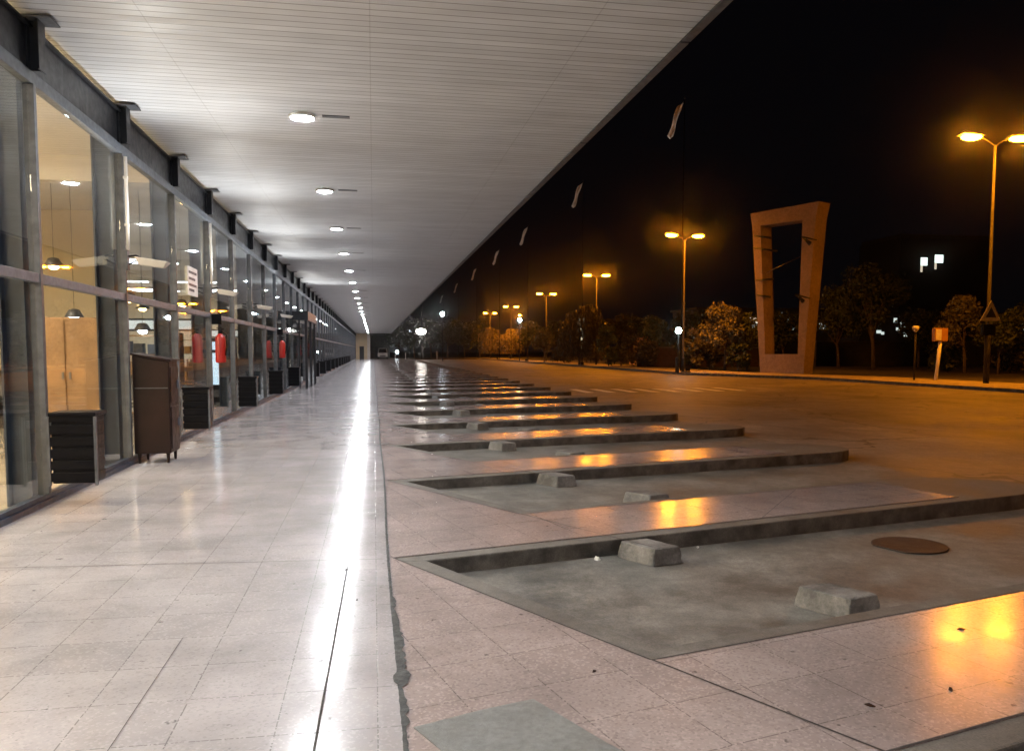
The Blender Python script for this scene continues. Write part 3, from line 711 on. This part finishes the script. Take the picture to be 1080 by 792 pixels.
for i, (y, px) in enumerate([(55.4,0),(83.4,0),(114,0),(140.5,0),(172,0),(210,0),(255,0)]):
    o = ms if i == 0 else copy_tree(ms); x = 21.6; o.location = (x, y, .05); o.scale = (.75, .75, .74)
    o['label'] = 'limp pale flag on a tall dark pole, nearest and highest of the row' if i == 0 else f"limp pale flag on a tall dark pole, {ordn(i)} in the row by size"
    o['group'] = 'flagpoles with limp pale flags'
    if i < 5:
        # floodlight added at the foot of the pole to brighten its flag
        f = empty('added_flag_floodlight', (x-.9, y-3.6, .06), f"small black floodlight added on the ground to light the flag of the {'first' if i == 0 else ordn(i)} flagpole", 'floodlight', 'floodlights added at the flagpoles')
        MB().box(-.16,.16,-.12,.12,0,.06).build('base', M_black, f); MB().box(-.14,.14,-.02,.16,.08,.3).build('lamp_case', M_black, f, bevel=.02)
        sd = bpy.data.lights.new('added_flood', 'SPOT'); sd.energy = [4500,4500,4000,3600,3600][i]; sd.spot_size = R(13); sd.spot_blend = .6; sd.color = (1,.97,.9); sd.shadow_soft_size = .1
        so = bpy.data.objects.new('added_flood_lamp', sd); COL.objects.link(so); so.parent = f; so.location = (0,.05,.36)
        d = Vector((x-.7, y, 17.6))-Vector((x-.9, y-3.55, .4)); so.rotation_euler = d.to_track_quat('-Z', 'Y').to_euler()

def lantern(px, Y, z, mat, r, label, name='post_lantern'):
    z = 1.5+((z-1.5)/Y-7/F)*Y*.78; Y *= .78; r *= .8
    x = at(px, Y); ro = empty(name, (x, Y, .04), label, 'lantern')
    MB().tube([(0,0,0),(0,0,z-r)], [.07,.035], 8).build('post', M_pole, ro)
    MB().lathe([(r*.4,-r),(r*.85,-r*.5),(r,0),(r*.85,r*.5),(r*.4,r*.92)], (0,0,z), 16).build('globe', mat, ro)
    MB().lathe([(r*.5,r*.93),(r*.6,r*1.05),(r*.1,r*1.25)], (0,0,z), 12).build('cap', M_dark, ro)
M_pearl = emis('pearl_globe', (.72,1.,.95), 45)
lantern(715, 66, 3.7, M_pearl, .26, 'white globe lantern on a short post at the street lamp left of the monument')
lantern(467, 150, 9.4, M_coolfar, .38, 'far white globe lantern high over the dark trees')
lantern(419, 210, 2.9, M_coolfar, .33, 'low white globe lantern at the far end right of the canopy')
lantern(548, 150, 8.4, M_coolfar, .36, 'far white globe lantern just below the cluster of orange lamps')
lantern(433, 240, 9.2, M_coolfar, .4, 'faint white lantern at the far corner of the canopy')
# far floodlight
x = at(445, 150); ro = empty('floodlight_mast', (x, 150, .04), 'bright white floodlight low on a tall mast far down the road', 'floodlight')
MB().tube([(0,0,0),(0,0,11)], [.12,.06], 8).build('mast', M_pole, ro)
c = MB().lathe([(.05,-.5),(.35,-.4),(.5,-.1),(.5,.1),(.35,.4),(.05,.5)], n=18); c.v = [(x_*1.7-.1, y_*.4-.4, z_+4.95) for x_, y_, z_ in c.v]; c.build('floodlight_face', emis('flood_face', (1,.93,.85), 70), ro)
MB().box(-.8,.6,-.24,-.05,4.5,5.4).build('floodlight_case', M_dark, ro)

# bollards at the lamp foot
for i, dx in enumerate((-1.0, -.45)):
    o = empty('bollard', (20.95+dx*.8, 52.4, .062), ['short dark bollard left of the lamp post foot, outer one', 'short dark bollard left of the lamp post foot, inner one'][i], 'bollard', 'bollards at the lamp post')
    MB().lathe([(.11,0),(.11,.75),(.08,.82),(.12,.86),(.11,.98),(.03,1.02)], n=12).build('post', M_dark, o); MB().lathe([(.1,.0),(.15,.0),(.15,.05),(.1,.06)], n=12).build('foot', M_dark, o)

# ------------------------------------------------------------------ monument
phi = R(-62); mu = Vector((math.cos(phi), math.sin(phi))); mw = Vector((-mu.y, mu.x))
Ym = 50.; mo = Vector((at(801.5, Ym), Ym))
ro = empty('monument', (mo.x, mo.y, .06), 'tall pink concrete frame monument, wider at the top, with dark bars inside', 'monument')
# levels: z, outer left, outer right, inner left, inner right (m along the front), depth
def lv(z):
    t = z/12.6
    ol = -1.1*t; orr = 3.6+.78*t
    il = ol+.5+.25*t; ir = orr-.5-.62*t
    return ol, orr, il, ir, 1.15+.25*t
def P3(s, d, z): p = mu*s+mw*d; return (p.x, p.y, z)
c = MB()
def slab(z0, z1, f0, f1, zs=None):
    (a0, b0, d0), (a1, b1, d1) = f0, f1
    zz = zs or (z0, z0, z1, z1)
    c.hexa([P3(a0,0,z0),P3(b0,0,z0),P3(b0,d0,z0),P3(a0,d0,z0)], [P3(a1,0,zz[2]),P3(b1,0,zz[3]),P3(b1,d1,zz[3]),P3(a1,d1,zz[2])])
zb_, zt_ = 1.4, 10.9
o0, o1, o2 = lv(0), lv(zb_), lv(zt_)
slab(0, zb_, (o0[0], o0[1], o0[4]), (o1[0], o1[1], o1[4]))
slab(zb_, zt_, (o1[0], o1[2], o1[4]), (o2[0], o2[2], o2[4]))
slab(zb_, zt_, (o1[3], o1[1], o1[4]), (o2[3], o2[1], o2[4]))
o3 = lv(12.6); slab(zt_, 12.6, (o2[0], o2[1], o2[4]), (o3[0]-.05, o3[1]+.12, o3[4]), (0, 0, 11.9, 12.0))
c.build('frame', M_pink, ro)
ro.scale = (.88, .88, .875)
for (z1, z2, s1, s2) in ((10.2,9.9,-.7,.7),(9.3,8.9,-.7,1.2),(6.9,6.9,-.45,.9),(5.8,5.6,-.35,.7),(7.4,8.5,.5,3.6)):
    a, b_ = P3(s1, -.12, z1), P3(s2, .1, z2)
    MB().tube([a, b_], [.05, .09] if z2 < z1+1 else [.03,.03], 6).build('bar', M_dark, ro)
for z, s in ((9.3, 3.9), (5.3, 3.5)):
    MB().tube([P3(s+.2,-.3,z-.2), P3(s-.3,-.5,z+.3), P3(s+.7,-.3,z)], [.16,.1,.04], 6).build('bar', M_dark, ro)

# ------------------------------------------------------------------ roadside signs
def at2(px, Y): return at(px, Y)
Y = 36.3
x = at(964, Y); o = empty('marker_post', (x, Y, .06), 'slim pale post with a small bright round cap on the verge', 'post')
MB().tube([(0,0,0),(0,0,2.35)], .045, 8).build('post', M_pole, o); MB().lathe([(.05,2.35),(.13,2.45),(.17,2.6),(.1,2.66)], n=14).build('cap', M_white, o)
x = at(987, Y); o = empty('box_sign', (x, Y, .06), 'orange box sign on a leaning pale post on the verge', 'sign')
MB().tube([(0,0,0),(.17,0,1.9)], .085, 10).build('post', M_white, o)
MB().box(-.22,.5,-.12,.12,1.9,2.55).build('sign_box', M_signo, o, bevel=.02); MB().box(-.17,.13,-.135,-.121,1.96,2.49).build('sign_panel', M_white, o)
x = at(1040, 32.2); o = empty('warning_sign', (x, 32.2, .06), 'pale triangular warning sign on a thick post at the right', 'sign')
MB().tube([(0,0,0),(0,0,2.15)], .12, 10).build('post', M_pole, o); MB().tube([(0,0,2.15),(0,0,3.1)], .05, 8).build('upper_post', M_dark, o)
MB().box(-.3,.3,-.1,.1,2.12,2.6).build('dark_box', M_black, o, bevel=.01)
mb = MB(); tri = [(-.52,2.75),(.52,2.75),(0,3.65)]; tri2 = [(-.26,2.9),(.26,2.9),(0,3.35)]
mb.add([(x_,-.14,z) for x_, z in tri]+[(x_,-.11,z) for x_, z in tri], [(0,1,2),(5,4,3),(0,3,4,1),(1,4,5,2),(2,5,3,0)]); mb.build('sign_plate', plain('sign_dull', (.28,.27,.24), .6), o)
mb = MB(); mb.add([(x_,-.155,z) for x_, z in tri2]+[(x_,-.141,z) for x_, z in tri2], [(0,1,2),(5,4,3),(0,3,4,1),(1,4,5,2),(2,5,3,0)]); mb.build('sign_symbol', M_dark, o)

# ------------------------------------------------------------------ trees
def tree(px, Y, h, rx, style, mat, label, n=2600, th=None, leaf=.2, cat='tree', name='tree', seed=1, group=None, base=.04):
    h = 1.5+((h-1.5)/Y-7/F)*Y*.78; Y *= .78; rx *= .78; leaf *= .85
    r = random.Random(seed*77+int(px)); x = at(px, Y)
    ro = empty(name, (x, Y, base), label, cat, group)
    cb = h*(.35 if style != 'bush' else .05); th = th or max(.08, h*.022)
    t = MB(); lean = r.uniform(-.3,.3)
    t.tube([(0,0,0),(lean*.3,0,cb*.6),(lean*.6,.1,cb*1.1),(lean,0,h*.7)], [th,th*.75,th*.6,th*.25], 8)
    clumps = []
    nc = {'round':16,'bush':16,'weep':12,'dense':26,'palm':1}[style]
    for i in range(nc):
        a = r.uniform(0, 6.28); rr = math.sqrt(r.random())*rx*.78; zz = cb+(h-cb)*(.12+.78*r.random()**.8)
        f = 1-.55*abs((zz-cb)/(h-cb)-.4)**1.3*1.6
        cx_, cy_ = rr*f*math.cos(a)+lean, rr*f*math.sin(a)
        clumps.append((cx_, cy_, zz, rx*r.uniform(.24,.42)))
        if i % 2 == 0: t.tube([(lean*.6,.05,cb*r.uniform(.8,1.3)),(cx_*.5+lean*.3,cy_*.5,zz*.75),(cx_,cy_,zz)], [th*.5,th*.3,th*.1], 6, False)
    if style != 'bush' or True: t.build('trunk', M_bark, ro)
    c = MB(); vs = []; fs = []
    def leafq(p, s, d=None):
        a = Vector((r.gauss(0,1), r.gauss(0,1), r.gauss(0,1))).normalized() if d is None else d
        b_ = a.orthogonal().normalized(); b_ = (b_*math.cos(q:=r.uniform(0,6.28))+a.cross(b_)*math.sin(q))
        k = len(vs); vs.extend([p-a*s, p+b_*s*.42, p+a*s, p-b_*s*.42]); fs.append((k,k+1,k+2,k+3))
    if style == 'weep':
        for (cx_, cy_, zz, cr) in clumps:
            for j in range(n//nc//14):
                a = r.uniform(0,6.28); q = cr*1.4*math.sqrt(r.random()); p = Vector((cx_+q*math.cos(a), cy_+q*math.sin(a), min(h, zz+cr*.9-q*.5)))
                dx = Vector((math.cos(a), math.sin(a), 0))*.07*rx/2
                for s in range(14):
                    leafq(p+Vector((r.gauss(0,.06), r.gauss(0,.06), 0)), leaf, Vector((r.gauss(0,.3), r.gauss(0,.3), -1)).normalized())
                    p = p+dx*max(0, 1-s/5)+Vector((0,0,-leaf*1.25))
                    if p.z < .9 or r.random() < .07: break
    elif style == 'palm':
        for j in range(26):
            a = r.uniform(0,6.28); el = r.uniform(.1,1.3); p = Vector((lean,0,h*.72)); v = Vector((math.cos(a)*math.cos(el), math.sin(a)*math.cos(el), math.sin(el)))
            L = rx*r.uniform(.8,1.15); st = 16
            for s in range(st):
                p = p+v*L/st; v = (v+Vector((0,0,-.1))).normalized(); side = v.cross(Vector((0,0,1))).normalized()
                for sg in (-1, 1):
                    for q in range(2): leafq(p+side*sg*.12, leaf*1.1, (side*sg+v*.6+Vector((0,0,-.5))+Vector((r.gauss(0,.15),)*3)).normalized())
    else:
        for j in range(n):
            cx_, cy_, zz, cr = clumps[r.randrange(nc)]
            d = Vector((r.gauss(0,1), r.gauss(0,1), r.gauss(0,.8))).normalized()*cr*(r.random()**.45)*1.15
            p = Vector((cx_, cy_, zz))+d
            if p.z < .15: p.z = .15+r.random()*.3
            leafq(p, leaf*r.uniform(.6,1.25))
    MB().add(vs, fs).build('crown', mat, ro)
    return ro
G = 'trees beyond the road'
tree(517, 196, 8.6, 3.0, 'weep', M_leafo, 'left one of the twin drooping orange-lit trees far down the road', 3400, seed=1, group=G, leaf=.24)
tree(538, 190, 8.2, 2.8, 'weep', M_leafo, 'right one of the twin drooping orange-lit trees far down the road', 3400, seed=2, group=G, leaf=.24)
tree(574, 132, 6.0, 2.1, 'round', M_leafp, 'small pale grey-green tree standing alone on the far verge', 1300, seed=3, group=G, leaf=.3)
tree(611, 106, 8.4, 2.9, 'weep', M_leafw, 'large drooping willow-like tree beside the fourth street lamp', 6500, seed=4, group=G, leaf=.26)
tree(655, 98, 6.3, 2.5, 'palm', M_leafw, 'shaggy fan-leaved tree right of the large drooping tree', seed=5, group=G, leaf=.34)
tree(642, 96, 5.4, 1.8, 'bush', M_leaf, 'dark shrubby tree with thin trunks at the foot of the shaggy tree', 1800, seed=15, group=G, leaf=.25)
tree(690, 92, 6.0, 2.0, 'round', M_leaf, 'reddish lit leafy tree left of the lamp with a globe lantern', 2300, seed=6, group=G, leaf=.24)
tree(706, 97, 5.2, 1.9, 'bush', M_leafd, 'dark rounded shrub just behind the globe lantern', 2200, seed=7, group=G, leaf=.24)
tree(764, 72, 6.2, 2.4, 'round', M_leafp, 'broad leafy tree left of the monument, its leaves lit from the street', 3600, seed=8, group=G, leaf=.2)
tree(788, 74, 5.8, 2.0, 'round', M_leaf, 'darker leafy tree pressed behind the left leg of the monument', 2400, seed=9, group=G, leaf=.2)
tree(779, 70, 2.6, 1.3, 'bush', M_leafd, 'low black-green bush at the left foot of the monument', 1500, seed=10, group=G, leaf=.16)
tree(826, 84, 6.6, 2.6, 'dense', M_leafd, 'dark tree seen through the opening of the monument', 2800, seed=11, group=G, leaf=.22)
tree(884, 80, 8.6, 3., 'dense', M_leaf, 'dark tree touching the right leg of the monument', 3800, seed=12, group=G, leaf=.22)
tree(921, 74, 10.4, 3.6, 'dense', M_leafd, 'tall dark tree right of the monument', 5200, seed=13, group=G, leaf=.22)
tree(968, 82, 6.3, 3.2, 'dense', M_leafd, 'low wide dark tree behind the orange box sign', 3000, seed=14, group=G, leaf=.22)
tree(1017, 60, 6.4, 2.2, 'round', M_leafp, 'leafy tree with a tall tuft left of the triangular sign', 2800, seed=16, group=G, leaf=.2)
tree(1052, 58, 5.2, 1.9, 'round', M_leaf, 'round leafy tree behind the triangular sign', 2600, seed=17, group=G, leaf=.2)
tree(1090, 62, 6.0, 2.4, 'dense', M_leafd, 'dark tree cut by the right edge of the photo', 2400, seed=18, group=G, leaf=.2)
for i, (px, Y, h, rx, mt_) in enumerate([(596,122,4.2,2.2,M_leafw),(628,112,3.8,2.,M_leafw),(668,96,4.4,1.7,M_leafp),(680,88,3.4,1.5,M_leafw),(721,82,3.2,1.6,M_leafd),(737,78,4.4,1.5,M_leafp),(748,79,3.0,1.4,M_leafw),(1000,63,2.4,1.5,M_leafd),(1066,60,2.6,1.5,M_leafw)]):
    tree(px, Y, h, rx, 'bush', mt_, f"ragged verge shrub, {ordn(i).replace('nearest','first')} from the left along the far pavement", 1700, seed=60+i, group='shrubs along the far pavement', leaf=.2, cat='shrub', name='shrub')
for i, (px, Y, h, rx) in enumerate([(421,208,9.0,4.4),(437,226,11.5,5),(455,212,10.5,5),(472,228,12,5.2),(490,214,10,4.8),(506,236,11.5,5.4),(556,190,9.5,4.5),(588,180,9,4.5),(634,150,8.4,4),(668,140,8.2,4),(725,130,8.6,4.4),(745,120,7.5,4)]):
    tree(px, Y, h, rx, 'dense', M_leafd, f"dark background tree, {ordn(i).replace('nearest','first')} from the left in the line behind the road", 2200, seed=30+i, group='dark background trees', leaf=.36)
# walls beyond the verge
for i, (p0, p1, Y, h, mt, lb) in enumerate([(672,800,90,1.7,M_brick,'long low reddish wall behind the trees left of the monument'),(860,1085,92,2.3,M_far,'long low dark wall behind the trees at the right')]):
    Y *= .78; x0, x1 = at(p0, Y), at(p1, Y); o = empty('boundary_wall', (x0, Y, .04), lb, 'wall')
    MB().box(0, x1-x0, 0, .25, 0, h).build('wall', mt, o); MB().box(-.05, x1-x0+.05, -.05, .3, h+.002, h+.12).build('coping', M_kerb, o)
# small pale hut seen between trees
x = at(673, 82); o = empty('hut', (x, 82, .04), 'small orange-lit hut between the shaggy tree and the reddish tree', 'hut')
MB().box(0,3.4,0,3,0,2.9).build('wall', plain('hut_wall', (.5,.3,.2), .8), o); MB().box(-.2,3.6,-.2,3.2,2.905,3.05).build('roof', M_brick, o); MB().box(1.2,2.1,-.04,-.005,.0,2.0).build('door', M_brick, o)

# ------------------------------------------------------------------ buildings far behind with lit windows
Yb = 112
x0, x1 = at(735, Yb), at(900, Yb)
bb = empty('low_building', (x0, Yb, .04), 'low dark building with small lit windows behind the monument', 'building')
MB().box(0, x1-x0, 0, 10, 0, 7.4).build('wall', M_far, bb); MB().box(-.3, x1-x0+.3, -.3, 10.3, 7.41, 7.7).build('roof', M_far, bb)
def wins(par, x0, Y, lst, zc, s, mat):
    for px, dz in lst:
        x = at(px, Y)-x0; w2 = s*rnd.uniform(.5,1.1); s_ = s*rnd.uniform(.4,.9); f = MB().box(x-w2-.06, x+w2+.06, -.06, -.005, zc+dz-s_*1.1, zc+dz+s_*1.1).build('window', M_far, par)
        MB().box(x-w2, x+w2, -.1, -.062, zc+dz-s_, zc+dz+s_).build('pane', mat, f)
wins(bb, x0, Yb, [(740,.2),(749,.9),(753,0),(758,.6),(788,1),(792,0),(798,.3),(821,1.8),(826,.2),(829,.9),(833,-.2),(866,.1)], 5.0, .5, M_win)
wins(bb, x0, Yb, [(745,-.3),(796,.9),(873,0),(877,.3),(882,.1)], 5.0, .45, M_win2)
x0b, x1b = at(905, 104), at(1110, 104)
b2 = empty('low_building', (x0b, 104, .04), 'low dark building with scattered lit windows at the right edge', 'building')
MB().box(0, x1b-x0b, 0, 10, 0, 6.6).build('wall', M_far, b2); MB().box(-.3, x1b-x0b+.3, -.3, 10.3, 6.61, 6.9).build('roof', M_far, b2)
wins(b2, x0b, 104, [(925,.2),(929,0),(942,1.8),(945,.6),(950,1.2),(953,-.1),(972,.3),(974,1.1),(1076,1.6),(1078,.4)], 3.9, .4, M_win)
x0c, x1c = at(945, 150), at(1040, 150)
b3 = empty('tower_block', (x0c, 150, .04), 'tall unlit block with two bright windows high above the trees', 'building')
MB().box(0, x1c-x0c, 0, 14, 0, 24).build('wall', plain('unlit_wall', (.03,.03,.03), .9), b3); MB().box(.3, x1c-x0c-.3, .3, 13.7, 24.01, 24.9).build('roof', M_far, b3)
for px, z0, z1, w2 in ((970,18.6,20.2,.75),(985.5,19.2,20.8,.95)):
    x = at(px, 150)-x0c
    f = MB().box(x-w2-.1,x+w2+.1,-.08,-.005,z0-1.5,z1+.1).build('window', M_far, b3)
    MB().box(x-w2,x+w2,-.12,-.082,z0,z1).build('pane', emis('bright_pane', (.83,1.,.9), 1.6) if 'bright_pane' not in bpy.data.materials else bpy.data.materials['bright_pane'], f)
    MB().box(x-w2,x-w2+.45,-.12,-.082,z0-1.3,z0-.01).build('pane', M_win2, f)
# parked van at the far end
x = at(404, 152); o = empty('parked_van', (x, 152.5, .03), 'pale parked van facing the camera at the far end of the walkway', 'van')
c = MB(); c.hexa([(-.9,0,.35),(.9,0,.35),(.9,4,.35),(-.9,4,.35)],[(-.88,.05,1.05),(.88,.05,1.05),(.88,4,1.05),(-.88,4,1.05)]); c.hexa([(-.88,.5,1.052),(.88,.5,1.052),(.88,4,1.052),(-.88,4,1.052)],[(-.7,1.1,1.95),(.7,1.1,1.95),(.7,3.9,1.95),(-.7,3.9,1.95)])
c.build('body', M_carp, o, bevel=.06)
c = MB(); c.hexa([(-.74,.53,1.12),(.74,.53,1.12),(.74,.60,1.12),(-.74,.60,1.12)],[(-.62,1.0,1.85),(.62,1.0,1.85),(.62,1.07,1.85),(-.62,1.07,1.85)]); c.build('windscreen', M_glassd, o)
for s in (-1,1):
    MB().box(s*.62-.14,s*.62+.14,-.03,.02,.72,.88).build('headlight', M_white, o)
    for y in (.7,3.2): c = MB().lathe([(.33,-.1),(.34,0),(.33,.1)], (0,0,.34), 16); c.v = [(s*.82+(y_*1.0), x_+y, z_) for x_, y_, z_ in [(p[0], p[2]-.34, p[1]+.34) for p in c.v]]; c.build('wheel', M_black, o)
MB().box(-.5,.5,-.02,.03,.45,.62).build('grille', M_black, o)
# thin posts at the far end of the bays
for i, (px, Y) in enumerate([(417,150),(428,151),(461,154)]):
    o = empty('boundary_post', (at(px,Y), Y, -.15), f"thin short pale post, {['left','middle','right'][i]} one of three at the far end of the bays", 'post', 'posts at the far end of the bays')
    MB().tube([(0,0,0),(0,0,1.0+.3*i)], .06, 8).build('post', M_white, o); MB().lathe([(.1,.0),(.1,.05),(.06,.06)], n=10).build('foot', M_dark, o)
# dark building closing the far end of the platform
o = empty('far_building', (-.45, 166, .0), 'dark low building closing the view at the far end of the walkway', 'building')
MB().box(0, 3.6, 0, 8, -.1, 4.4).build('wall', M_far, o); MB().box(-.2, 3.8, -.2, 8.2, 4.41, 4.6).build('roof', M_far, o); MB().box(.8, 2.3, -.05, -.005, 0, 2.4).build('door', M_dark, o)

# ------------------------------------------------------------------ thin mist added to stand in for lens glow round the lamps
m = bpy.data.materials.new('added_haze'); m.use_nodes = True; nt = m.node_tree; nt.nodes.remove(nt.nodes['Principled BSDF'])
pv = N(nt, 'ShaderNodeVolumePrincipled', Density=.0003, Anisotropy=.98); pv.inputs['Color'].default_value = (.95,.95,.95,1)
nt.links.new(pv.outputs[0], nt.nodes['Material Output'].inputs['Volume'])
tag(MB().box(-320, 620, -320, 920, -1.5, 32).build('added_haze', m), kind='stuff')

# ------------------------------------------------------------------ render settings
scene.render.engine = 'CYCLES'
scene.view_settings.view_transform = 'Standard'; scene.view_settings.look = 'None'
scene.view_settings.exposure = 0; scene.view_settings.gamma = 1
scene.cycles.max_bounces = 8; scene.cycles.transparent_max_bounces = 24; scene.cycles.diffuse_bounces = 4; scene.cycles.glossy_bounces = 4
scene.cycles.use_light_tree = True; scene.cycles.sample_clamp_indirect = 8; scene.cycles.caustics_reflective = True
